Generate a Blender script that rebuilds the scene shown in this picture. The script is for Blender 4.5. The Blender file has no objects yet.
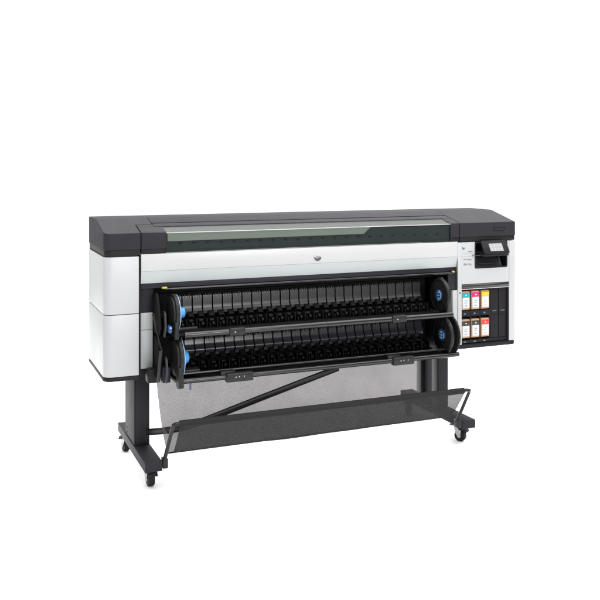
import bpy, bmesh, math, random
from mathutils import Vector, Matrix
random.seed(7)
S = bpy.context.scene
COL = S.collection

# ------------------------------------------------------------------ camera
YAW = 0.3906
cd = bpy.data.cameras.new('camera')
cam = bpy.data.objects.new('camera', cd); COL.objects.link(cam)
cam.location = (-0.6972, -4.1837, 1.6043)
cam.rotation_euler = (math.pi/2, 0, -YAW)
cd.sensor_width = 36; cd.sensor_fit = 'HORIZONTAL'
cd.lens = 854.53/600*36
cd.shift_x = 0.0
cd.shift_y = -(300-164.63)/600
cd.clip_start = .05; cd.clip_end = 300
S.camera = cam

# ------------------------------------------------------------------ light
w = bpy.data.worlds.new('World'); S.world = w; w.use_nodes = True
bg = w.node_tree.nodes['Background']
bg.inputs[1].default_value = 1.0
# gradient shaped for the light: white behind the printer, dimmer in front and sideways
_nt = w.node_tree
_g = _nt.nodes.new('ShaderNodeTexCoord'); _x = _nt.nodes.new('ShaderNodeSeparateXYZ')
_m = _nt.nodes.new('ShaderNodeMapRange'); _m.interpolation_type = 'SMOOTHSTEP'
_m.inputs[1].default_value = .0; _m.inputs[2].default_value = .40; _m.inputs[3].default_value = .45; _m.inputs[4].default_value = 1.2
_nt.links.new(_g.outputs['Generated'], _x.inputs[0]); _nt.links.new(_x.outputs['Y'], _m.inputs[0]); _nt.links.new(_m.outputs[0], bg.inputs[0])
S.view_settings.view_transform = 'Standard'; S.view_settings.look = 'None'
S.view_settings.exposure = 0; S.view_settings.gamma = 1

def area(name, loc, target, size, power, sy=None):
    l = bpy.data.lights.new(name, 'AREA'); l.energy = power; l.size = size
    if sy: l.shape = 'RECTANGLE'; l.size_y = sy
    o = bpy.data.objects.new(name, l); COL.objects.link(o); o.location = loc
    o.rotation_euler = (Vector(target)-Vector(loc)).to_track_quat('-Z', 'Y').to_euler()
    return o
area('overhead_floor_wash', (2.3, 0.3, 4.4), (2.3, 0.3, 0), 8.8, 1150, 8.0)  # added lamp that washes the floor white and clears shadows under the printer
area('softbox_key', (1.9, -6.5, 2.9), (1.2, 0, .8), 2.2, 220, 1.8)
area('corner_streak_strip', (-3.2, -1.1, 1.9), (0, 0, 1.1), .12, 22, 1.8)  # added strip lamp meant for a streak on the rounded cover corner

# ------------------------------------------------------------------ materials
def mat(name, col, rough=.5, spec=.5, metal=0, noise=0, nscale=60, bump=0, bscale=400, coat=0):
    m = bpy.data.materials.new(name); m.use_nodes = True
    nt = m.node_tree; b = nt.nodes['Principled BSDF']
    b.inputs['Base Color'].default_value = (*col, 1)
    b.inputs['Roughness'].default_value = rough
    b.inputs['Specular IOR Level'].default_value = spec
    b.inputs['Metallic'].default_value = metal
    b.inputs['Coat Weight'].default_value = coat
    tc = nt.nodes.new('ShaderNodeTexCoord')
    if noise:
        n = nt.nodes.new('ShaderNodeTexNoise'); n.inputs['Scale'].default_value = nscale
        n.inputs['Detail'].default_value = 4
        nt.links.new(tc.outputs['Object'], n.inputs['Vector'])
        mx = nt.nodes.new('ShaderNodeMix'); mx.data_type = 'RGBA'
        mx.inputs[6].default_value = (*[c*(1-noise) for c in col], 1)
        mx.inputs[7].default_value = (*[min(1, c*(1+noise)) for c in col], 1)
        nt.links.new(n.outputs['Fac'], mx.inputs[0])
        nt.links.new(mx.outputs[2], b.inputs['Base Color'])
        mr = nt.nodes.new('ShaderNodeMapRange')
        mr.inputs[3].default_value = max(.02, rough-.07); mr.inputs[4].default_value = min(1, rough+.07)
        nt.links.new(n.outputs['Fac'], mr.inputs[0]); nt.links.new(mr.outputs[0], b.inputs['Roughness'])
    if bump:
        n2 = nt.nodes.new('ShaderNodeTexNoise'); n2.inputs['Scale'].default_value = bscale
        nt.links.new(tc.outputs['Object'], n2.inputs['Vector'])
        bp = nt.nodes.new('ShaderNodeBump'); bp.inputs['Strength'].default_value = bump
        bp.inputs['Distance'].default_value = .001
        nt.links.new(n2.outputs['Fac'], bp.inputs['Height']); nt.links.new(bp.outputs[0], b.inputs['Normal'])
    return m

M = {}
M['white'] = mat('white_plastic', (.312, .317, .320), .38, .35, noise=.02, nscale=5, bump=.12, bscale=700)
M['panel'] = mat('front_panel_plastic', (.335, .336, .336), .35, .35, noise=.01, nscale=9, bump=.05, bscale=700)
M['panel_low'] = mat('cool_grey_panel_shade', (.285, .305, .303), .35, .4, noise=.01, nscale=9)  # darker copy of the front panel, shade of its downward tilt in the colour
M['cover'] = mat('graphite_plastic', (.0195, .0185, .0215), .52, .05, noise=.05, nscale=14, bump=.25, bscale=900)
M['trim'] = mat('dark_trim_and_lip_shade', (.009, .0085, .010), .5, .12, noise=.08, nscale=20)  # also colours the cover lips, standing in for shade there
M['black'] = mat('black_plastic', (.006, .006, .0065), .5, .15, noise=.15, nscale=30, bump=.2, bscale=300)
M['deep'] = mat('matt_black_inner', (.004, .004, .0045), .8, .15)
M['navy'] = mat('inner_sheet_steel', (.006, .006, .010), .5, .2)
M['seam'] = mat('seam_gap', (.012, .012, .014), .8, .1)
M['steel'] = mat('painted_steel', (.0195, .0183, .0215), .5, .10, noise=.10, nscale=40, bump=.35, bscale=900)
M['legside'] = mat('leg_lit_side_grey', (.018, .0175, .020), .55, .12, noise=.03, nscale=12)
M['rib'] = mat('satin_grey_rib', (.022, .022, .024), .4, .2, noise=.08, nscale=40)
M['tube'] = mat('satin_black_tube', (.005, .005, .005), .2, .4)
M['guide'] = mat('moulded_guide_plastic', (.027, .0265, .028), .32, .4, noise=.3, nscale=22, bump=.3, bscale=250)
M['guide_low'] = mat('moulded_guide_gloss', (.028, .0275, .031), .22, .5, noise=.3, nscale=22, bump=.2, bscale=250)
M['disc'] = mat('flange_plastic', (.008, .0078, .0075), .42, .2, noise=.2, nscale=50, bump=.4, bscale=120)
M['blue'] = mat('blue_hub_plastic', (0.0413, 0.195, 0.465), .35, .4, noise=.05)
M['dblue'] = mat('dark_blue_plastic', (.012, .045, .12), .35, .4)
M['pblue'] = mat('pale_blue_plastic', (0.18, 0.3, 0.444), .35, .4)
M['yellow'] = mat('yellow_lever', (0.29, 0.27, 0.03), .4, .4)
M['rod'] = mat('basket_rod', (.009, .009, .0095), .38, .22, noise=.1, nscale=30)
M['chrome'] = mat('zinc_plate', (.34, .35, .365), .34, .5, metal=.9, noise=.25, nscale=60)
M['castor'] = mat('rubber_tyre', (.010, .0105, .011), .5, .15, noise=.1)
M['handle'] = mat('smoked_handle', (.014, .013, .014), .2, .4, noise=.3, nscale=9)
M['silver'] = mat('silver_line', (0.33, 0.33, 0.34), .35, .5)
M['bay'] = mat('ink_bay_plastic', (.013, .0122, .014), .55, .06, noise=.06, nscale=25)
M['baydark'] = mat('ink_slot_dark', (.014, .013, .014), .6, .2)
M['peach'] = mat('peach_cartridge_edge', (.30, .17, .09), .5, .3)
M['paper'] = mat('white_label', (0.4048, 0.4002, 0.3956), .5, .3)
M['cyan'] = mat('cyan_ink', (0.0055, 0.22, 0.2475), .45, .3)
M['magenta'] = mat('magenta_ink', (0.429, 0.0055, 0.121), .45, .3)
M['yel'] = mat('yellow_ink', (0.475, 0.31, 0.01), .45, .3)
M['kblack'] = mat('black_ink', (.02, .02, .02), .45, .3)
M['red'] = mat('red_ink', (0.48, 0.033, 0.021), .45, .3)
M['tint_b'] = mat('blue_print', (0.03, 0.125, 0.25), .5, .3)
M['tint_g'] = mat('grey_print', (0.1596, 0.1596, 0.1596), .5, .3)
M['tint_l'] = mat('light_print', (0.252, 0.252, 0.2604), .5, .3)
M['tint_gr'] = mat('green_print', (0.189, 0.3024, 0.21), .5, .3)
M['tint_p'] = mat('pale_pink_print', (0.357, 0.252, 0.252), .5, .3)
M['ink'] = mat('dark_print', (.05, .05, .055), .5, .3)
M['screenframe'] = mat('gloss_bezel', (.004, .004, .005), .5, .12, noise=.1)
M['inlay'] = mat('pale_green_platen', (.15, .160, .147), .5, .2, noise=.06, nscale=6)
M['beamin'] = mat('carriage_beam', (.016, .021, .022), .6, .2, noise=.05, nscale=12)
M['floor'] = mat('white_seamless_sheet', (.93, .93, .93), .9, .05)

def screen_mat():
    m = bpy.data.materials.new('lit_screen'); m.use_nodes = True; nt = m.node_tree
    b = nt.nodes['Principled BSDF']; b.inputs['Base Color'].default_value = (.06, .06, .062, 1); b.inputs['Roughness'].default_value = .3
    tc = nt.nodes.new('ShaderNodeTexCoord'); v = nt.nodes.new('ShaderNodeTexNoise'); v.inputs['Scale'].default_value = 60
    nt.links.new(tc.outputs['Object'], v.inputs['Vector'])
    r = nt.nodes.new('ShaderNodeValToRGB'); r.color_ramp.elements[0].color = (.42, .42, .42, 1); r.color_ramp.elements[1].color = (.62, .62, .63, 1)
    nt.links.new(v.outputs['Fac'], r.inputs[0]); nt.links.new(r.outputs[0], b.inputs['Emission Color'])
    b.inputs['Emission Strength'].default_value = .55
    return m
M['screen'] = screen_mat()

def glass_mat(name, tint, rough=.05, ior=1.5):
    m = bpy.data.materials.new(name); m.use_nodes = True; nt = m.node_tree
    for n in list(nt.nodes):
        if n.type == 'BSDF_PRINCIPLED': nt.nodes.remove(n)
    out = [n for n in nt.nodes if n.type == 'OUTPUT_MATERIAL'][0]
    t = nt.nodes.new('ShaderNodeBsdfTransparent'); t.inputs[0].default_value = (*tint, 1)
    g = nt.nodes.new('ShaderNodeBsdfGlossy'); g.inputs['Roughness'].default_value = rough
    fr = nt.nodes.new('ShaderNodeFresnel'); fr.inputs[0].default_value = ior
    mx = nt.nodes.new('ShaderNodeMixShader'); mu = nt.nodes.new('ShaderNodeMath'); mu.operation = 'MULTIPLY'; mu.inputs[1].default_value = .33
    nt.links.new(fr.outputs[0], mu.inputs[0]); nt.links.new(mu.outputs[0], mx.inputs[0]); nt.links.new(t.outputs[0], mx.inputs[1]); nt.links.new(g.outputs[0], mx.inputs[2])
    nt.links.new(mx.outputs[0], out.inputs[0])
    return m
M['glass'] = glass_mat('smoked_window', (.90, .92, .905), .03, 1.33)

def mesh_mat(name, col, cover, weave=.05, scale=260):
    """woven netting: opaque threads, open holes"""
    m = bpy.data.materials.new(name); m.use_nodes = True; nt = m.node_tree
    b = nt.nodes['Principled BSDF']; b.inputs['Base Color'].default_value = (*col, 1); b.inputs['Roughness'].default_value = .75
    b.inputs['Specular IOR Level'].default_value = .15
    out = [n for n in nt.nodes if n.type == 'OUTPUT_MATERIAL'][0]
    tc = nt.nodes.new('ShaderNodeTexCoord')
    t = nt.nodes.new('ShaderNodeBsdfTransparent'); t.inputs[0].default_value = (1, .968, .985, 1)
    n = nt.nodes.new('ShaderNodeTexNoise'); n.inputs['Scale'].default_value = scale; n.inputs['Detail'].default_value = 1
    nt.links.new(tc.outputs['Object'], n.inputs['Vector'])
    n2 = nt.nodes.new('ShaderNodeTexNoise'); n2.inputs['Scale'].default_value = 7; n2.inputs['Detail'].default_value = 3
    nt.links.new(tc.outputs['Object'], n2.inputs['Vector'])
    # threads running both ways: bands in x and along the drop
    sp = nt.nodes.new('ShaderNodeSeparateXYZ'); nt.links.new(tc.outputs['Object'], sp.inputs[0])
    def wave(src, period):
        m1 = nt.nodes.new('ShaderNodeMath'); m1.operation = 'MULTIPLY'; m1.inputs[1].default_value = 2*math.pi/period
        m2 = nt.nodes.new('ShaderNodeMath'); m2.operation = 'SINE'
        nt.links.new(src, m1.inputs[0]); nt.links.new(m1.outputs[0], m2.inputs[0]); return m2.outputs[0]
    ml = nt.nodes.new('ShaderNodeMath'); ml.operation = 'MULTIPLY'
    nt.links.new(wave(sp.outputs['X'], .0125), ml.inputs[0]); nt.links.new(wave(sp.outputs['Z'], .0105), ml.inputs[1])
    a1 = nt.nodes.new('ShaderNodeMath'); a1.operation = 'MULTIPLY_ADD'; a1.inputs[1].default_value = weave
    nt.links.new(ml.outputs[0], a1.inputs[0]); a1.inputs[2].default_value = cover
    n3 = nt.nodes.new('ShaderNodeMath'); n3.operation = 'MULTIPLY_ADD'; n3.inputs[1].default_value = .05; n3.inputs[2].default_value = -.025
    nt.links.new(n2.outputs['Fac'], n3.inputs[0])
    n4 = nt.nodes.new('ShaderNodeMath'); n4.operation = 'MULTIPLY_ADD'; n4.inputs[1].default_value = .22*weave/.05; n4.inputs[2].default_value = -.11*weave/.05
    nt.links.new(n.outputs['Fac'], n4.inputs[0])
    a2 = nt.nodes.new('ShaderNodeMath'); a2.operation = 'ADD'; nt.links.new(a1.outputs[0], a2.inputs[0]); nt.links.new(n3.outputs[0], a2.inputs[1])
    mr = nt.nodes.new('ShaderNodeMath'); mr.operation = 'ADD'; mr.use_clamp = True; nt.links.new(a2.outputs[0], mr.inputs[0]); nt.links.new(n4.outputs[0], mr.inputs[1])
    mx = nt.nodes.new('ShaderNodeMixShader')
    nt.links.new(mr.outputs[0], mx.inputs[0]); nt.links.new(t.outputs[0], mx.inputs[1]); nt.links.new(b.outputs[0], mx.inputs[2])
    nt.links.new(mx.outputs[0], out.inputs[0])
    return m
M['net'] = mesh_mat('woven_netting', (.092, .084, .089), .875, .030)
M['netfront'] = mesh_mat('woven_netting_shaded', (.0135, .0135, .0142), .905, .022)  # darker copy of the netting, weaker light on the front put into its colour
M['hem'] = mesh_mat('netting_hem', (.011, .011, .0115), .96, .02)

# ------------------------------------------------------------------ builders
class MB:
    def __init__(s): s.bm = bmesh.new()
    def box(s, x0, x1, y0, y1, z0, z1, bev=0, seg=2):
        v = [s.bm.verts.new(p) for p in [(x0,y0,z0),(x1,y0,z0),(x1,y1,z0),(x0,y1,z0),(x0,y0,z1),(x1,y0,z1),(x1,y1,z1),(x0,y1,z1)]]
        fs = [s.bm.faces.new([v[i] for i in q]) for q in [(0,3,2,1),(4,5,6,7),(0,1,5,4),(1,2,6,5),(2,3,7,6),(3,0,4,7)]]
        if bev:
            es = set(e for f in fs for e in f.edges)
            bmesh.ops.bevel(s.bm, geom=list(es), offset=bev, segments=seg, affect='EDGES', profile=.5, clamp_overlap=True)
        return s
    def prism(s, pts, axis, a, b, bev=0, seg=2):
        """pts: outline in the other two axes (order x,y,z minus axis)"""
        def P(u, v, t):
            return {'X': (t,u,v), 'Y': (u,t,v), 'Z': (u,v,t)}[axis]
        A = [s.bm.verts.new(P(u,v,a)) for u,v in pts]; B = [s.bm.verts.new(P(u,v,b)) for u,v in pts]
        n = len(pts); fs = []
        fs.append(s.bm.faces.new(A)); fs.append(s.bm.faces.new(B[::-1]))
        for i in range(n):
            j = (i+1) % n
            fs.append(s.bm.faces.new((A[j], A[i], B[i], B[j])))
        bmesh.ops.recalc_face_normals(s.bm, faces=fs)
        if bev:
            es = [e for e in set(e for f in fs for e in f.edges) if len(e.link_faces) == 2 and e.calc_face_angle(0) > .35]
            bmesh.ops.bevel(s.bm, geom=es, offset=bev, segments=seg, affect='EDGES', profile=.5, clamp_overlap=True)
        return s
    def cyl(s, c, axis, r, h, n=32, r2=None, bev=0):
        r2 = r if r2 is None else r2
        d = {'X': Vector((1,0,0)), 'Y': Vector((0,1,0)), 'Z': Vector((0,0,1))}[axis] if isinstance(axis, str) else Vector(axis).normalized()
        q = d.to_track_quat('Z', 'Y').to_matrix().to_4x4()
        m = Matrix.Translation(Vector(c)) @ q
        r_ = bmesh.ops.create_cone(s.bm, cap_ends=True, segments=n, radius1=r, radius2=r2, depth=h, matrix=m)
        if bev:
            es = set(e for v in r_['verts'] for e in v.link_edges if e.calc_face_angle(0) > .8)
            bmesh.ops.bevel(s.bm, geom=list(es), offset=bev, segments=3, affect='EDGES', profile=.5)
        return s
    def ring(s, c, r0, r1, h, n=40, a0=0, a1=2*math.pi):
        """washer round the X axis, optionally an arc"""
        full = abs(a1-a0-2*math.pi) < 1e-6; k = n if full else n+1
        rows = []
        for i in range(k):
            a = a0+(a1-a0)*i/n; cy, sz = math.cos(a), math.sin(a)
            rows.append([s.bm.verts.new((c[0]+dx, c[1]+r*cy, c[2]+r*sz)) for dx, r in ((-h/2,r0),(-h/2,r1),(h/2,r1),(h/2,r0))])
        fs = []
        for i in range(n):
            A = rows[i]; B = rows[(i+1) % k]
            for j in range(4):
                l = (j+1) % 4
                fs.append(s.bm.faces.new((A[j], A[l], B[l], B[j])))
        if not full:
            fs.append(s.bm.faces.new(rows[0])); fs.append(s.bm.faces.new(rows[-1][::-1]))
        bmesh.ops.recalc_face_normals(s.bm, faces=fs)
        return s
    def tube(s, pts, r, n=14, flat=1.0):
        pts = [Vector(p) for p in pts]; rings = []
        for i, p in enumerate(pts):
            d = (pts[min(i+1, len(pts)-1)]-pts[max(i-1, 0)]).normalized()
            ref = Vector((0,0,1)) if abs(d.z) < .9 else Vector((0,1,0))
            u = d.cross(ref).normalized(); v = u.cross(d).normalized()
            rings.append([s.bm.verts.new(p+u*math.cos(2*math.pi*k/n)*r*flat+v*math.sin(2*math.pi*k/n)*r) for k in range(n)])
        fs = []
        for a, b in zip(rings, rings[1:]):
            for k in range(n): fs.append(s.bm.faces.new((a[k], a[(k+1)%n], b[(k+1)%n], b[k])))
        fs.append(s.bm.faces.new(rings[0][::-1])); fs.append(s.bm.faces.new(rings[-1]))
        bmesh.ops.recalc_face_normals(s.bm, faces=fs)
        return s
    def sphere(s, c, r, sc=(1,1,1)):
        bmesh.ops.create_uvsphere(s.bm, u_segments=24, v_segments=12, radius=r, matrix=Matrix.Translation(Vector(c)) @ Matrix.Diagonal((*sc, 1)))
        return s
    def build(s, name, m, parent=None, origin=None, angle=35):
        if origin is None:
            xs = [v.co for v in s.bm.verts]
            origin = sum((Vector((min(p[i] for p in xs)+max(p[i] for p in xs) if k == i else 0 for k in range(3))) for i in range(3)), Vector())/2
        origin = Vector(origin)
        bmesh.ops.translate(s.bm, verts=s.bm.verts, vec=-origin)
        me = bpy.data.meshes.new(name); s.bm.to_mesh(me); s.bm.free()
        me.polygons.foreach_set('use_smooth', [True]*len(me.polygons))
        me.set_sharp_from_angle(angle=math.radians(angle))
        me.materials.append(M[m] if isinstance(m, str) else m)
        o = bpy.data.objects.new(name, me); COL.objects.link(o)
        place(o, origin, parent)
        return o

WORLD = {}
def place(o, wloc, parent):
    wloc = Vector(wloc); WORLD[o.name] = wloc
    if parent is not None:
        o.parent = parent; o.location = wloc-WORLD[parent.name]
    else: o.location = wloc
def rep(src, wloc, parent):
    c = src.copy(); COL.objects.link(c); place(c, wloc, parent); return c
def thing(name, label, cat, loc, group=None):
    o = bpy.data.objects.new(name, None); COL.objects.link(o); o.empty_display_size = .1
    place(o, loc, None); o['label'] = label; o['category'] = cat
    if group: o['group'] = group
    return o
def text(body, x, z, size, m, parent, y, name='lettering', align='LEFT', shear=0, sx=1.0, thick=.0004):
    c = bpy.data.curves.new('t', 'FONT'); c.body = body; c.size = size; c.align_x = align; c.extrude = thick; c.shear = shear
    t = bpy.data.objects.new('t', c); COL.objects.link(t)
    dg = bpy.context.evaluated_depsgraph_get()
    me = bpy.data.meshes.new_from_object(t.evaluated_get(dg)); bpy.data.objects.remove(t)
    me.transform(Matrix.Rotation(math.pi/2, 4, 'X') @ Matrix.Diagonal((sx, 1, 1, 1)))
    me.materials.clear(); me.materials.append(M[m])
    o = bpy.data.objects.new(name, me); COL.objects.link(o); place(o, (x, y, z), parent); return o

# ------------------------------------------------------------------ setting
f = MB(); vs = [f.bm.verts.new(p) for p in ((-5,-6,0),(8.5,-6,0),(8.5,6,0),(-5,6,0))]; f.bm.faces.new(vs)
fl = f.build('floor', 'floor', origin=(0,0,0)); fl['kind'] = 'structure'

# ------------------------------------------------------------------ printer
W = 2.4
PR = thing('large_format_printer', 'wide white and graphite roll printer standing on a wheeled stand with a net basket', 'printer', (1.127, .25, 0))

def sloped(y):  # cover slope
    return 1.268+(1.327-1.268)*min(y, .24)/.24

def rounded_plan(x0, x1, y0, y1, r, left=True, n=8):
    """plan outline with one rounded front corner"""
    pts = []
    if left:
        for i in range(n+1):
            a = math.pi+math.pi/2*i/n
            pts.append((x0+r+r*math.cos(a), y0+r+r*math.sin(a)))
        pts += [(x1, y0), (x1, y1), (x0, y1)]
    else:
        pts.append((x0, y0))
        for i in range(n+1):
            a = -math.pi/2+math.pi/2*i/n
            pts.append((x1-r+r*math.cos(a), y0+r+r*math.sin(a)))
        pts += [(x1, y1), (x0, y1)]
    return pts

# side cabinets -----------------------------------------------------
def cabinet(x0, x1, left):
    zs = ((.5695, .8705), (.8735, 1.153)) if left else ((.5695, 1.153),)
    first = None
    o = None
    b = MB()
    if left:
        for z0, z1 in zs: b.prism(rounded_plan(x0, x1, 0, .48, .04, left), 'Z', z0, z1, .0025)
        o = b.build('side_cabinet', 'white', PR)
        MB().prism(rounded_plan(x0+.004, x1-.004, .004, .476, .036, left), 'Z', .571, 1.165).build('inner_core', 'seam', o)
    return o
cabL = cabinet(0, .1695, True)
MB().prism(rounded_plan(-.001, .172, -.001, .481, .041, True), 'Z', .547, .5685, .006).build('base_tray', 'trim', cabL)

# end covers ---------------------------------------------------------
def endcover(x0, x1, left):
    bm = MB()
    prof = [(0,1.187),(0,1.268),(.06,sloped(.06)),(.24,1.327),(.476,1.327),(.480,1.32),(.480,1.187)]
    n = bm.prism(prof, 'X', x0, x1, 0)
    # round the outer vertical front corner
    xe = x0 if left else x1
    es = [e for e in bm.bm.edges if abs(e.verts[0].co.x-xe) < 1e-5 and abs(e.verts[1].co.x-xe) < 1e-5 and max(v.co.y for v in e.verts) < .002 and abs(e.verts[0].co.z-e.verts[1].co.z) > .02]
    if left: bmesh.ops.bevel(bm.bm, geom=es, offset=.030, segments=8, affect='EDGES', profile=.5, clamp_overlap=True)
    o = bm.build('end_cover', 'cover', PR, angle=28)
    bv = o.modifiers.new('bevel', 'BEVEL'); bv.width = .0022; bv.segments = 2; bv.limit_method = 'ANGLE'; bv.angle_limit = math.radians(40)
    return o
ecL = endcover(0, .178, True)
MB().prism(rounded_plan(.0035, .1765, .0035, .4775, .03, True), 'Z', 1.160, 1.1868, .002).build('lip_shade_strip', 'trim', ecL)  # shade of the undercut lip put into a darker strip
# inner step of the left cover behind the hinged lid
MB().prism([(.130, sloped(.13)-.03), (.130, sloped(.13)), (.24, 1.327), (.478, 1.327), (.478, 1.28)], 'X', .1758, .262, 0).build('cover_shoulder', 'cover', ecL)
ecR = endcover(2.0175, W, False)
MB().box(2.019, W-.003, .0035, .477, 1.160, 1.1868, .002).build('lip_shade_strip', 'trim', ecR)
# raised name plate frame
npb = MB()
for a in ((2.246,2.324,1.236,1.2385),(2.246,2.324,1.2165,1.219),(2.246,2.2485,1.219,1.236),(2.3215,2.324,1.219,1.236)):
    npb.box(a[0], a[1], -.0016, .002, a[2], a[3])
npb.build('name_plate', 'trim', ecR)

# centre top cover ---------------------------------------------------
MB().prism([(.1545, sloped(.1545)-.03), (.1545, sloped(.1545)), (.24, 1.327), (.476, 1.327), (.48, 1.32), (.48, 1.29)], 'X', .265, 2.0165, .0015).build('top_cover', 'cover', PR)
MB().box(.1785, 2.017, .19, .478, 1.17, 1.289).build('rear_housing', 'deep', PR)
MB().box(.1785, 2.017, .12, .19, 1.17, 1.270).build('seam_backing', 'seam', PR)
# hinged lid: frame + window
lid = MB()
def lidprof(y0, y1, lift=0):
    return [(y0, sloped(y0)-.012), (y0, sloped(y0)+lift), (y1, sloped(y1)+lift), (y1, sloped(y1)-.012)]
lid.prism(lidprof(.096, .1435), 'X', .268, 2.013, .0015)                      # back rail
lid_o = lid.build('lid', 'cover', PR)
side = MB()
side.prism([(0,1.187),(0,1.2665),(.004,1.2695),(.0915,sloped(.0915)),(.0915,1.187)], 'X', .1825, .3065, .0015)
side.prism([(.0925,1.24),(.0925,sloped(.0925)),(.126,sloped(.126)),(.126,1.24)], 'X', .1825, .2665, .0012)
side.build('lid_side', 'cover', lid_o)
side = MB(); side.prism([(0,1.187),(0,1.2665),(.004,1.2695),(.0915,sloped(.0915)),(.0915,1.187)], 'X', 1.9555, 2.0125, .0015)
side.build('lid_side', 'cover', lid_o)
MB().box(.1825, .3065, .0035, .09, 1.163, 1.1868, .001).build('lip_shade_strip', 'trim', lid_o)
MB().box(1.9555, 2.0125, .0035, .09, 1.163, 1.1868, .001).build('lip_shade_strip', 'trim', lid_o)
# window: thin bent sheet of smoked plastic
g = MB()
T = .003
outer = [(.0005,1.1665),(.0005,1.2625),(.0015,1.2665),(.005,1.269),(.0905,sloped(.0905)-.0005)]
inner = [(.0905,sloped(.0905)-.0035),(.0065,1.2655),(.0045,1.264),(.0035,1.261),(.0035,1.1665)]
g.prism(outer+inner, 'X', .3075, 1.9545)
g.build('window', 'glass', lid_o, angle=4)
# pale narrow strip along the bend of the window
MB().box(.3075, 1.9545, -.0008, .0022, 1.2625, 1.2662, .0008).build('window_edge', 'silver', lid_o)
# things seen through the window
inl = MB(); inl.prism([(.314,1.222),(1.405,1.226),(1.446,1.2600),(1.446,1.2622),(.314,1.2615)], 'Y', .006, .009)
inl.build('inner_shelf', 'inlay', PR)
cb = MB(); cb.box(.309, 1.953, .012, .03, 1.1655, 1.258)
cb.box(.309, 1.953, .009, .012, 1.1655, 1.176)
cb.build('carriage_beam', 'beamin', PR)
for i in range(22):
    x = .38+i*.071
    MB().box(x-.007, x+.007, .0085, .0118, 1.2075, 1.2125).build('beam_clip', 'deep', PR)
pl = MB(); pl.prism([(.010,1.2615),(.010,1.2635),(.088,1.2835),(.088,1.2805)], 'X', .309, 1.953)
pl.build('inner_platen', mat('platen_grey', (.02,.02,.019), .5, .2, noise=.25, nscale=1.0), PR)

# front panel --------------------------------------------------------
fp = MB()
fp.prism([(0,1.0775),(0,1.1625),(.03,1.1625),(.03,1.0775)], 'X', .1815, 2.0025, .0012)
fpo = fp.build('front_panel', 'panel', PR)
fp2 = MB(); fp2.prism([(.0,1.0770),(.0125,1.0165),(.03,1.0165),(.03,1.0770)], 'X', .1815, 2.0025, .0008)
fp2.build('lower_strip', 'panel_low', fpo)
# emblem
em = MB(); em.cyl((1.127,-.0012,1.1125), 'Y', .0215, .0022, 40, bev=.0006)
emo = em.build('emblem', 'silver', PR)
cr = MB()
pts = []
for i in range(15):
    a = math.radians(190+160*i/14); pts.append((1.127+.0205*math.cos(a), 1.111+.0205*math.sin(a)))
for i in range(15):
    a = math.radians(350-160*i/14); pts.append((1.127+.0175*math.cos(a), 1.1165+.0135*math.sin(a)))
cr.prism(pts, 'Y', -.0034, -.0024)
cr.build('emblem_reflection', 'ink', emo)  # dark half of the chrome's reflection, drawn as a solid crescent
text('hp', 1.127, 1.1045, .023, 'ink', emo, -.0028, 'emblem_lettering', 'CENTER', .25)

# support beam and inner cavity --------------------------------------
bb = MB(); bb.box(.183, 1.998, .012, .09, .990, 1.0155, .003)
bbo = bb.build('support_beam', 'navy', PR)
MB().tube([(.30,.008,.984),(1.975,.008,.984)], .0065, 20).build('beam_tube', 'tube', bbo)
for x, k in ((.298, 1), (1.972, .6)):
    MB().box(x-.015*k, x+.012*k, -.010, .008, .988, .9975, .004).build('lever_tab', 'yellow', bbo)
MB().box(.182, 2.0, .26, .28, .50, 1.0, 0).build('inner_wall', 'deep', PR)
MB().box(.182, 2.0, .09, .26, .955, .99, 0).build('inner_ceiling', 'deep', PR)
MB().box(.1815, .252, .045, .25, .868, 1.0155, .002).build('inner_panel', 'navy', PR)
MB().box(1.945, 2.0040, .010, .25, .888, .9885, .002).build('inner_panel', 'navy', PR)

# inner white blocks (stand brackets covers)
ib = MB(); ib.box(.172, .248, .045, .25, .781, .866, .0015); ib.box(.172, .248, .045, .25, .588, .7795, .0015)
ibo = ib.build('bracket_cover', 'white', PR)
MB().box(.172, .250, .046, .25, .560, .587, .003).build('base_tray', 'trim', ibo)
for z in (.80, .692): MB().cyl((.183, .044, z), 'Y', .0055, .004, 16).build('screw', 'ink', ibo)
ib = MB(); ib.box(1.972, 2.0040, .004, .25, .588, .884, .0015)
ibo = ib.build('bracket_cover', 'white', PR)
MB().box(.1712, .1808, .012, .3, .56, 1.16, 0).build('seam_filler', 'seam', PR)

# ------------------------------------------------------------------ right cabinet with control panel and ink bay
XB0, XB1, ZB0, ZB1 = 2.030, 2.354, .578, .882
rc = MB()
rc.box(2.0045, XB0, 0, .4, .5695, 1.157, .0015)                 # left stile
rc.box(2.3572, W, 0, .48, .5695, 1.157, .003)                  # right stile
# front plate with the control panel opening
CX0, CX1, CZ0, CZ1 = 2.119, 2.343, 1.004, 1.156
rc.box(XB0, CX0, 0.0004, .4, .9165, 1.157, 0)
rc.box(CX1, 2.3560, 0.0004, .4, .9165, 1.157, 0)
rc.box(CX0, CX1, 0.0004, .4, .9165, CZ0, 0)
rc.box(XB0, 2.3560, .06, .4, ZB0, .9165, 0)
rcO = rc.build('side_cabinet', 'white', PR)
MB().box(2.3560, 2.3572, .003, .4, .57, 1.157).build('panel_seam', 'tint_g', rcO)
MB().box(2.0075, 2.100, -.0004, .0012, 1.0745, 1.0765).build('panel_seam', 'tint_l', rcO)
MB().box(2.0030, 2.0045, .0025, .3, .89, 1.16).build('panel_seam', 'tint_g', rcO)
bt = MB(); bt.prism(rounded_plan(2.006, W+.001, -.002, .481, .02, False), 'Z', .544, .5685, .006); bt.build('base_tray', 'trim', rcO)
for z in (.868, .583): MB().cyl((2.0175, -.0005, z), 'Y', .0045, .003, 16).build('screw', 'ink', rcO)
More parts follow.
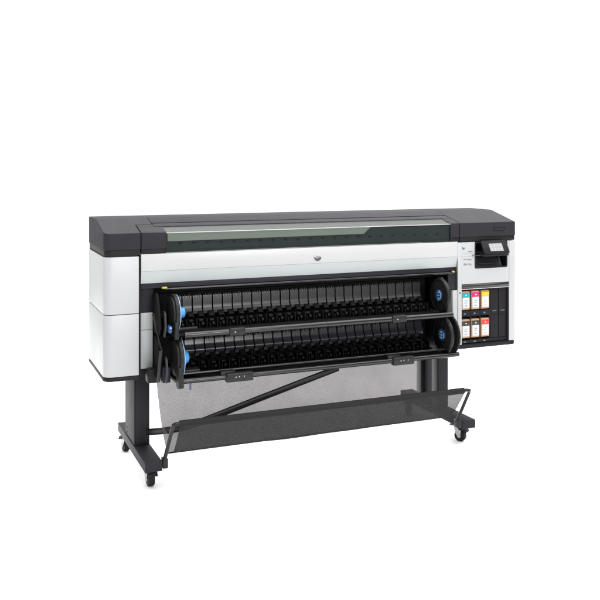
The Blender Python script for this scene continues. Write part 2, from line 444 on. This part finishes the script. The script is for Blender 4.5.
# grip bar
gp = MB(); gp.prism([(.002,.889),(-.004,.902),(.002,.9145),(.02,.9145),(.02,.889)], 'X', 2.032, 2.3535, .001)
gp.build('grip_bar', 'handle', rcO)
MB().box(2.031, 2.3545, .0005, .02, .8845, .8882).build('trim_line', 'silver', rcO)

# control panel recess ------------------------------------------------
def rrect(x0, x1, z0, z1, r, n=5):
    pts = []
    for cx, cz, a0 in ((x1-r,z1-r,0),(x0+r,z1-r,90),(x0+r,z0+r,180),(x1-r,z0+r,270)):
        for i in range(n+1):
            a = math.radians(a0+90*i/n); pts.append((cx+r*math.cos(a), cz+r*math.sin(a)))
    return pts
def frame(mb, outer, inner, y0, y1):
    n = len(outer)
    V = [[mb.bm.verts.new((p[0], y, p[1])) for p in L] for L in (outer, inner) for y in (y0, y1)]
    fs = []
    for i in range(n):
        j = (i+1) % n
        for a, b in ((0,2),(3,1)):
            fs.append(mb.bm.faces.new((V[a][i], V[a][j], V[b][j], V[b][i])))
        fs.append(mb.bm.faces.new((V[0][i], V[0][j], V[1][j], V[1][i])))
        fs.append(mb.bm.faces.new((V[2][i], V[2][j], V[3][j], V[3][i])))
    bmesh.ops.recalc_face_normals(mb.bm, faces=fs)
# white corner fillets + dark rim make a rounded opening
fr = MB(); frame(fr, rrect(CX0-.0015, CX1+.0015, CZ0-.0015, CZ1+.0015, .012), rrect(CX0+.006, CX1-.006, CZ0+.006, CZ1-.006, .009), -.0012, .012)
cp = fr.build('control_panel', 'trim', PR)
rs = MB()
rs.box(CX0+.001, CX1-.001, .058, .062, CZ0, CZ1)                               # back
rs.box(CX0+.001, CX0+.007, .004, .06, CZ0+.001, CZ1-.001)
rs.box(CX1-.007, CX1-.001, .004, .06, CZ0+.001, CZ1-.001)
rs.build('recess', 'black', cp)
sl = MB(); sl.prism([(.004,CZ0+.004),(.03,CZ0+.042),(.05,CZ0+.075),(.057,CZ0+.075),(.057,CZ0+.004)], 'X', CX0+.008, CX1-.045, .002)
sl.build('recess_ramp', 'cover', cp)
sl = MB(); sl.prism([(.006,CZ0+.004),(.05,CZ0+.095),(.057,CZ0+.095),(.057,CZ0+.004)], 'X', CX1-.044, CX1-.03, .002)
sl.build('recess_rib', 'rib', cp)
st = MB(); st.box(2.150, 2.275, .002, .016, 1.0235, 1.0275, .001); st.build('slot', 'deep', cp)
MB().box(2.145, 2.285, -.0012, .012, 1.029, 1.0315, .0008).build('slot_lip', 'rib', cp)
# tilting screen
Y0, Z0, Y1, Z1 = -.012, 1.162, -.056, 1.088
sv = Vector((0, Y1-Y0, Z1-Z0)); L = sv.length
scm = MB(); scm.prism(rrect(-.0875, .0875, -L/2, L/2, .012), 'Y', -.005, .007, .0015)
sco = scm.build('touch_screen', 'screenframe', PR, origin=(0,0,0), angle=30)
tilt = math.atan2(-(Y1-Y0), -(Z1-Z0))
place(sco, (2.234, (Y0+Y1)/2, (Z0+Z1)/2), PR); sco.rotation_euler = (-tilt, 0, 0)
dsp = MB(); dsp.box(-.041, .049, -.0062, -.0045, -.026, .022); d = dsp.build('display', 'screen', sco, origin=(0,0,0))
d.location = (0,0,0)
ico = MB()
for i in range(4):
    for j in range(2): ico.box(-.034+i*.021, -.022+i*.021, -.0068, -.0061, -.018+j*.019, -.008+j*.019)
d = ico.build('screen_icons', 'tint_l', sco, origin=(0,0,0)); d.location = (0,0,0)
MB().box(2.148, 2.318, -.052, .03, 1.076, 1.086, .003).build('screen_arm', 'cover', cp)
MB().box(2.100, 2.16, -.010, .0, 1.0775, 1.0805, .0008).build('stylus_edge', 'ink', cp)

# lettering on the cabinet
text('hp', 2.032, 1.1185, .019, 'ink', rcO, -.0006, shear=.2, thick=.0006)
text('DesignJet', 2.071, 1.102, .0085, 'tint_g', rcO, -.0006)
MB().box(2.043, 2.108, -.0004, .001, 1.0925, 1.0938).build('printed_rule', 'tint_l', rcO)
text('HP DesignJet', 2.040, 1.0550, .0105, 'tint_g', rcO, -.0006)
text('Z9+ Pro', 2.042, 1.0250, .0155, 'tint_g', rcO, -.0006, thick=.0006)

# ink bay --------------------------------------------------------------
ib = MB(); ib.box(XB0+.0005, XB1-.0005, .050, .0595, ZB0-.006, ZB1)
ib.box(2.2345, 2.2885, .012, .0495, .592, .880, .002)
ib.box(2.2925, 2.3465, .012, .0495, .592, .880, .002)
ib.box(2.3475, XB1+.0022, .0015, .0595, ZB0-.006, ZB1+.001)
ib.box(XB0+.002, 2.3470, .012, .0495, .5725, .590, .001)
bay = ib.build('ink_bay', 'bay', PR)
dv = MB()
for x in (2.0960, 2.1625, 2.2290): dv.box(x-.0015, x+.0015, .012, .0495, .592, .880)
dv.build('bay_divider', 'baydark', bay)
for z0, z1 in ((.7275,.7595),):
    for i in range(3):
        x = 2.0325+i*.0665
        MB().box(x+.002, x+.0605, .012, .0495, z0, z1, .001).build('slot_label', 'bay', bay)
for i in range(3):
    x = 2.050+i*.0665
    MB().box(x, x+.016, .0108, .013, .7405, .7445).box(x+.005, x+.011, .0104, .0127, .738, .7485).build('slot_print', 'tint_b', bay)
    MB().box(x, x+.018, .0108, .013, .5795, .582).box(x+.006, x+.011, .0104, .0127, .5775, .5845).build('slot_print', 'tint_g', bay)
for x in (2.247, 2.305): MB().box(x, x+.028, .0108, .013, .7475, .7505).build('slot_print', 'tint_g', bay)
for x in (2.2350, 2.2930): MB().box(x, x+.053, .0100, .0125, .745-.018, .745-.016).build('slot_ridge', 'trim', bay)

def cartridge(x, z0, ink, label, tint):
    t = thing('ink_cartridge', label, 'ink cartridge', (x+.028, .03, z0), 'ink cartridges seated in the open ink bay')
    z1 = z0+.108
    MB().box(x, x+.057, .010, .0493, z0, z1, .005, 3).build('body', 'peach', t)
    MB().box(x+.005, x+.052, .0072, .0105, z0+.010, z0+.072, .001).build('paper_label', 'paper', t)
    cl = MB().box(x+.003, x+.054, .0070, .0105, z0+.0725, z0+.0985, .001).build('colour_label', ink, t)
    MB().box(x+.024, x+.033, .0063, .0072, z0+.083, z0+.089).build('label_mark', 'paper', cl)
    b = MB()
    b.box(x+.020, x+.038, .0066, .0074, z0+.052, z0+.055); b.box(x+.016, x+.036, .0066, .0074, z0+.040, z0+.0425)
    b.box(x+.022, x+.034, .0066, .0074, z0+.022, z0+.026)
    b.build('label_print', tint, t)
rows = [(.7655, (('cyan','ink cartridge with a cyan label, beside the magenta one','tint_b'), ('magenta','ink cartridge with a magenta label, between the cyan and yellow ones','tint_b'), ('yel','ink cartridge with a yellow label, in the upper row','tint_p'))),
        (.6025, (('kblack','black labelled ink cartridge directly below the cyan one','tint_g'), ('kblack','black labelled ink cartridge between another black one and the red one','tint_b'), ('red','ink cartridge with a red label, directly below the yellow one','tint_gr')))]
for z, r in rows:
    for i, (ink, lab, tint) in enumerate(r): cartridge(2.0355+i*.0665, z, ink, lab, tint)

# ------------------------------------------------------------------ roll drawers
XS0, XS1 = .315, 1.865
def drawer(zc, yc, ztube, yt, guide_m, top, bot, lower):
    dr = MB(); x0, x1 = .262, 1.90
    dr.box(x0+.06, x1-.05, yc+.02, .24, zc-.112, zc-.100)                     # tray
    dr.prism([(yc-.04,zc-.112),(yc-.075,zc-.098),(yc-.075,zc-.090),(yc+.02,zc-.100),(yc+.02,zc-.112)], 'X', x0+.06, x1-.03, .002)
    d = dr.build('roll_drawer', 'black', PR)
    MB().tube([(.325 if lower else .36, yt, ztube), (x1+(.01 if lower else -.03), yt, ztube)], .0155 if not lower else .013, 20).build('front_tube', 'tube', d)
    if lower:
        MB().tube([(.33, yt+.035, ztube+.026), (1.86, yt+.035, ztube+.026)], .008, 12).build('inner_tube', 'tube', d)
    # side plates
    for x, sgn in ((.252, 1), (1.888, -1)):
        s = MB()
        if not (lower and sgn < 0):
            s.prism([(-.055,zc-.105),(-.085,zc-.06),(-.05,zc+.03),(-.01,zc+.095),(.2,zc+.095),(.2,zc-.105)], 'X', x, x+.012, .004)
            s.build('side_plate', 'deep' if sgn > 0 else 'black', d); continue
        pts = []
        for i in range(13):
            a = math.radians(100+160*i/12); pts.append((yc+.112*math.cos(a), zc+.112*math.sin(a)))
        pts += [(yc+.05, zc-.115), (.2, zc-.105), (.2, zc+.09), (yc+.05, zc+.11)]
        s.prism(pts, 'X', x, x+.012, .003)
        s.build('side_plate', 'black', d)
    MB().prism([(yc-.02,zc-.10),(yc-.045,zc-.11),(yc-.075,zc-.06),(yc-.060,zc+.01),(yc-.035,zc+.02),(yc-.05,zc-.05)], 'X', .272, .280, .002).build('latch_arm', 'rib', d)
    # moulded guide plates, 0.054 m apart
    gx0 = .385 if not lower else .395
    prof_o, prof_i = [], []
    H = top-bot
    yg = .10
    if not lower:
        shp = [(.012,0),(.003,-.006),(0,-.02),(0,-.60*H),(-.002,-.78*H),(-.006,-.92*H),(-.011,-H)]
    else:
        shp = [(.012,0),(.003,-.006),(0,-.015),(-.002,-.42*H),(-.008,-.58*H),(-.015,-.68*H),(-.0195,-.75*H),(-.020,-.82*H),(-.016,-.90*H),(-.010,-H)]
    o = [(yg+a, top+b) for a, b in shp]; i_ = [(a+.006, b-.001) for a, b in o][::-1]
    gd = MB(); gd.prism(o+i_, 'X', -.0235, .0235, 0)
    for dx in (-.012, 0.004, .014): gd.box(dx-.0012, dx+.0012, yg-.0012, yg+.008, top-.018, top+.003)
    gd.prism([(yg+shp[-1][0]+.0005,bot+.001),(yg+shp[-1][0]+.001,bot-.014),(yg+shp[-1][0]+.006,bot-.014),(yg+shp[-1][0]+.006,bot+.001)], 'X', -.0235, .002)
    proto = gd.build('guide_plate', guide_m, d, origin=(0,0,0), angle=40)
    bev = None
    am = MB(); zb = bot
    am.prism([(yg+.03,zb+.012),(yg-.02,zb-.002),(yg-.045,zb-.02),(yg-.03,zb-.03),(yg+.03,zb-.02)], 'X', -.013, .013, .001)
    for k in range(3): am.box(-.019, .019, yg-.034+k*.012, yg-.026+k*.012, zb-.026-.014*k, zb-.0225-.014*k)
    am.cyl((0, yg-.035, zb-.046), 'X', .010, .022, 16)
    am.cyl((.002, yg-.062, zb-.060), 'X', .012, .014, 18, bev=.002)
    am.box(-.020, -.014, yg-.075, yg-.02, zb-.075, zb-.055, .002); am.box(.016, .021, yg-.085, yg-.02, zb-.085, zb-.030, .002)
    arm = am.build('guide_arm', 'black', d, origin=(0,0,0))
    N = 27
    for k in range(N):
        x = gx0+k*.0540
        if k == 0: place(proto, (x,0,0), d); place(arm, (x+.012,0,0), d)
        else: rep(proto, (x,0,0), d); rep(arm, (x+.012,(k%3)*.004,0), d)
    MB().box(.30, 1.86, .125, .14, bot-.03, top+.012).build('guide_backing', 'deep', d)
    # hand grips with arrow marks
    for gx, w2 in ((.582,.083), (1.49,.085)) if not lower else ((.566,.14),(1.494,.128)):
        h = MB(); zt = ztube
        h.box(gx, gx+w2, yt-.022, yt+.012, zt-.018-(.006 if lower else 0), zt+.020, .006, 3)
        if lower: h.box(gx-.025, gx+.05, yt-.006, yt+.03, zt+.012, zt+.030, .004)
        ho = h.build('drawer_grip', 'rod', d)
        if lower:
            a = MB(); cx = gx+w2*.40
            a.prism([(cx-.012,zt-.002),(cx-.003,zt-.002),(cx-.0075,zt+.005)], 'Y', yt-.0235, yt-.0215)
            a.prism([(cx+.005,zt+.004),(cx+.014,zt+.004),(cx+.0095,zt-.003)], 'Y', yt-.0235, yt-.0215)
            a.box(cx+.034, cx+.0365, yt-.0235, yt-.0215, zt-.003, zt+.006)
            a.build('arrow_mark', 'tint_l', d)
        else:
            a = MB(); a.cyl((gx+.028, yt-.022, zt+.001), 'Y', .0035, .003, 12); a.build('arrow_mark', 'tint_l', d)
    return d
dU = drawer(.872, -.05, .779, -.15, 'guide', .934, .850, False)
dL = drawer(.657, -.08, .557, -.15, 'guide_low', .716, .632, True)
# short inner bars at the left end of each drawer, and the latch marks
MB().box(.34, .44, -.10, -.085, .793, .806, .003).build('loading_bar', 'rib', dU)
MB().box(.36, .45, -.11, -.05, .572, .600, .004).build('loading_block', 'rod', dL)
MB().box(.285, .300, -.145, -.10, .792, .826, .004).build('latch_body', 'dblue', dU)
MB().cyl((.292, -.147, .818), 'Y', .005, .006, 12).build('latch_spot', 'pblue', dU)  # pale blue spot on the latch body
MB().box(.385, .393, -.152, -.147, .512, .545).build('tag', 'dblue', dL)
MB().box(.205, .262, -.04, .02, .532, .60, .008).build('hinge_block', 'black', dL)
MB().tube([(.245,-.09,.55),(.258,-.09,.70),(.252,-.02,.80),(.25,.03,.86)], .009, 10, 1).build('cable_guide', 'rib', dL)
MB().box(.262, .302, -.11, -.06, .545, .620, .006).build('pivot_block', 'navy', dL)

# flanges that carry the paper roll ------------------------------------
def flanges(yc, zc, R=.095, dx=0, lower=False):
    for x, s in ((XS0+.03+dx, 1), (XS1-.018, -1)):
        f = MB(); f.cyl((x-s*.012, yc, zc), 'X', R, .020, 64, bev=.005)
        if s > 0:
            f.cyl((x-.026, yc, zc), 'X', R*.86, .012, 48, bev=.004)
            if lower: f.prism([(yc-.045,zc-.02),(yc-.092,zc-.03),(yc-.098,zc-.128),(yc-.070,zc-.135),(yc-.045,zc-.125)], 'X', x-.034, x-.006, .005)
            else: f.prism([(yc-.045,zc-.02),(yc-.090,zc-.03),(yc-.098,zc-.112),(yc-.075,zc-.118)], 'X', x-.030, x-.010, .004)
        fo = f.build('roll_flange', 'disc', PR)
        rr = MB(); rr.ring((x-s*.001, yc, zc), R*.90, R*.965, .003, 64)
        rr.build('flange_rim', 'pblue' if s > 0 else 'rod', fo)
        if s < 0:
            for k in range(12):
                a = k*math.pi/6+.1
                c = Vector((x+.0015, yc+math.cos(a)*R*.66, zc+math.sin(a)*R*.66))
                d = Vector((0, math.cos(a), math.sin(a)))
                MB().tube([c-d*R*.17, c+d*R*.17], .0022, 6).build('flange_spoke', 'black', fo)
            MB().ring((x+.0005, yc, zc), R*.40, R*.45, .004, 40).build('flange_ring', 'rod', fo)
            MB().cyl((x+.001, yc, zc), 'X', .034, .010, 40, bev=.002).build('hub', 'dblue', fo)
            q = MB(); q.ring((x-.0050, yc, zc), .0245, .0285, .003, 30, math.radians(100) if not lower else math.radians(150), math.radians(280) if not lower else math.radians(215))
            q.build('hub_mark', 'pblue', fo)
            for dz, wv in ((-.016,.014),(0,.018),(.016,.014)):
                MB().box(x-.0065, x-.0035, yc-wv*.7, yc+wv*(.5 if not lower else .9), zc+dz-(.003 if not lower else .005), zc+dz+(.003 if not lower else .005), .0008).build('hub_mark', 'pblue', fo)
        else:
            h = MB(); h.cyl((x+.010, yc, zc), 'X', .046 if lower else .036, .024, 40, r2=.042 if lower else .033, bev=.004); h.cyl((x+.030, yc, zc), 'X', .036 if lower else .029, .020, 40, r2=.024, bev=.004)
            h.build('hub', 'blue', fo)
            MB().cyl((x+.044, yc, zc), 'X', .012, .012, 20, r2=.009).build('hub_pin', 'disc', fo)
flanges(-.05, .872)
flanges(-.08, .657, .1, .012, True)

# ------------------------------------------------------------------ stand
def foot(x0):
    b = MB(); b.box(x0, x0+.086, -.078, .639, .111, .158, .0025)
    o = b.build('foot', 'steel', PR)
    MB().box(x0+.004, x0+.082, -.079, -.076, .115, .154, .001).build('end_cap', 'cover', o)
    return o
f1 = foot(.183); f2 = foot(1.985)
def leg(x0, x1, left):
    b = MB()
    if left:
        b.box(x0+.006, x1, .204, .449, .158, .56, .002)
    else:
        b.box(x0+.012, x1, .204, .285, .158, .575, .002)
        b.box(x0+.030, x1, .285, .449, .158, .575, 0)
    o = b.build('leg', 'steel', PR)
    if left:
        MB().box(x0, x0+.0055, .206, .447, .160, .56, .001).build('leg_lit_side', 'legside', o)  # added panel, its own tone stands for light falling on the leg's side
        for z in (.5,): MB().cyl((x0+.03, .203, z), 'Y', .004, .003, 12).build('bolt', 'trim', o)
        for z in (.175, .20): MB().cyl((x0-.0005, .40, z), 'X', .004, .003, 12).build('bolt', 'trim', o)
    else:
        r = MB(); r.box(x0+.004, x0+.029, .395, .447, .158, .575, .003); r.box(x0+.004, x0+.011, .210, .262, .158, .575, .001)
        r.build('leg_rib', 'rib', o)
        r = MB(); r.prism([(.30,.575),(.36,.575),(.345,.46)], 'X', x0+.016, x0+.0285); r.build('gusset', 'deep', o)
        MB().cyl((x0+.055, .203, .54), 'Y', .005, .003, 12).build('bolt', 'rib', o)
    return o
leg(.188, .267, True); leg(1.988, 2.067, False)

def caster(x, y, rot, name='caster'):
    o = bpy.data.objects.new('caster', None); COL.objects.link(o); o.empty_display_size = .03
    place(o, (x, y, 0), PR); o.rotation_euler = (0, 0, rot)
    def b(mb, n, m):
        ob = mb.build(n, m, None, origin=(0,0,0)); ob.parent = o; ob.location = (0,0,0); return ob
    R = .033
    m = MB(); m.cyl((0, .014, R), 'X', R, .032, 48, bev=.006); b(m, 'wheel', 'castor')
    m = MB(); m.cyl((0,.014,R), 'X', .010, .046, 24); b(m, 'axle', 'chrome')
    m = MB(); m.cyl((0,0,.099), 'Z', .017, .016, 24); m.box(-.036, .036, -.030, .030, .1075, .1112, .001)
    b(m, 'mounting_plate', 'chrome')
    m = MB()
    for s in (-1, 1):
        m.prism([(-.020,.095),(.022,.095),(.024,.060),(.022,.026),(.006,.024),(-.012,.056)], 'X', s*.0205-.0015, s*.0205+.0015, .0008)
    m.box(-.022, .022, -.020, .022, .0925, .0955, .001)
    b(m, 'fork', 'chrome')
    m = MB(); m.prism([(.012,.068),(.006,.088),(.026,.088),(.050,.078),(.060,.060),(.055,.056),(.044,.066)], 'X', -.025, .025, .002)
    m.prism([(-.010,.070),(-.018,.086),(.004,.088),(.004,.072)], 'X', -.013, .013, .002)
    b(m, 'brake_lever', 'castor')
    m = MB(); m.prism([(-.022,.082),(-.022,.086),(-.052,.090),(-.054,.084)], 'X', -.010, .010, .001); b(m, 'release_tab', 'chrome')
    return o
caster(.235, .062, math.radians(186)); caster(2.046, .062, math.radians(214))
caster(.226, .606, math.radians(12)); caster(2.028, .612, math.radians(-30))

# ------------------------------------------------------------------ basket
def spl(pts, n=8):
    pts = [Vector(p) for p in pts]; out = []
    P = [pts[0]]+pts+[pts[-1]]
    for i in range(1, len(P)-2):
        for k in range(n):
            t = k/n; a, b, c, d = P[i-1], P[i], P[i+1], P[i+2]
            out.append(.5*((2*b)+(-a+c)*t+(2*a-5*b+4*c-d)*t*t+(-a+3*b-3*c+d)*t**3))
    out.append(pts[-1]); return out
RY, RZ = -.195, .366
rod_pts = [(.283,-.055,.150),(.288,-.10,.228),(.293,-.165,.330),(.296,-.188,.362),(.305,RY,RZ+.002),(.325,RY-.001,RZ+.003),(.6,RY,RZ+.001),(1.2,RY,RZ),(1.9,RY,RZ),(1.932,RY,RZ+.001),(1.955,RY+.004,RZ-.004),(1.962,-.178,.350),(1.963,-.10,.228),(1.964,-.045,.148)]
BK = MB().tube(rod_pts, .0095, 14).build('catch_basket', 'rod', PR)
MB().tube([(.325,RY,RZ+.001),(.6,RY,RZ),(1.2,RY,RZ),(1.915,RY,RZ)], .0165, 18).build('rod_sleeve', 'hem', BK)
for x in (.2725, 1.958):
    MB().box(x, x+.026, -.074, -.030, .118, .166, .004).build('rod_bracket', 'rod', BK)
def sheet(sec, x0f, x1f, name, m, seg=60, amp=.0045):
    b = MB(); rows = []
    n = len(sec)
    for i, (y, z) in enumerate(sec):
        t = i/(n-1); xa, xb = x0f(t), x1f(t); row = []
        for k in range(seg+1):
            u = k/seg; x = xa+(xb-xa)*u
            wob = amp*math.sin(u*math.pi)*(math.sin(u*9+t*3)+.5*math.sin(u*23+t*7+1))*math.sin(math.pi*t)
            row.append(b.bm.verts.new((x, y+wob*.6, z+wob)))
        rows.append(row)
    for r0, r1 in zip(rows, rows[1:]):
        for k in range(seg): b.bm.faces.new((r0[k], r0[k+1], r1[k+1], r1[k]))
    o = b.build(name, m, BK, angle=180)
    return o
def net_edge(t):
    k = [(0,1.852),(.2,1.84),(.4,1.814),(.6,1.788),(.8,1.80),(1,1.905)]
    for (a, b), (c, d) in zip(k, k[1:]):
        if t <= c: return b+(d-b)*(t-a)/(c-a)
    return k[-1][1]
back = [(v.x, v.y) for v in spl([(.20,.52,0),(.180,.46,0),(.135,.375,0),(.088,.305,0),(.022,.232,0),(-.052,.186,0)], 6)]
frontp = [(v.x, v.y) for v in spl([(-.052,.186,0),(-.066,.188,0),(-.105,.230,0),(-.155,.298,0),(RY+.002,.358,0)], 6)]
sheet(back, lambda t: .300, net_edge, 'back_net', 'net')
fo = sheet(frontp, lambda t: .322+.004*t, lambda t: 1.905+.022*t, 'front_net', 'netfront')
MB().tube([(.300,-.054,.187),(1.905,-.054,.187)], .0045, 8).build('bottom_hem', 'hem', BK)
# support arm
MB().tube([(.255,.215,.218),(.30,.10,.250),(.345,.02,.276),(.40,-.005,.288),(.50,-.012,.314),(.80,-.02,.398),(1.24,-.02,.513)], .017, 12, .45).build('support_arm', 'rod', BK)
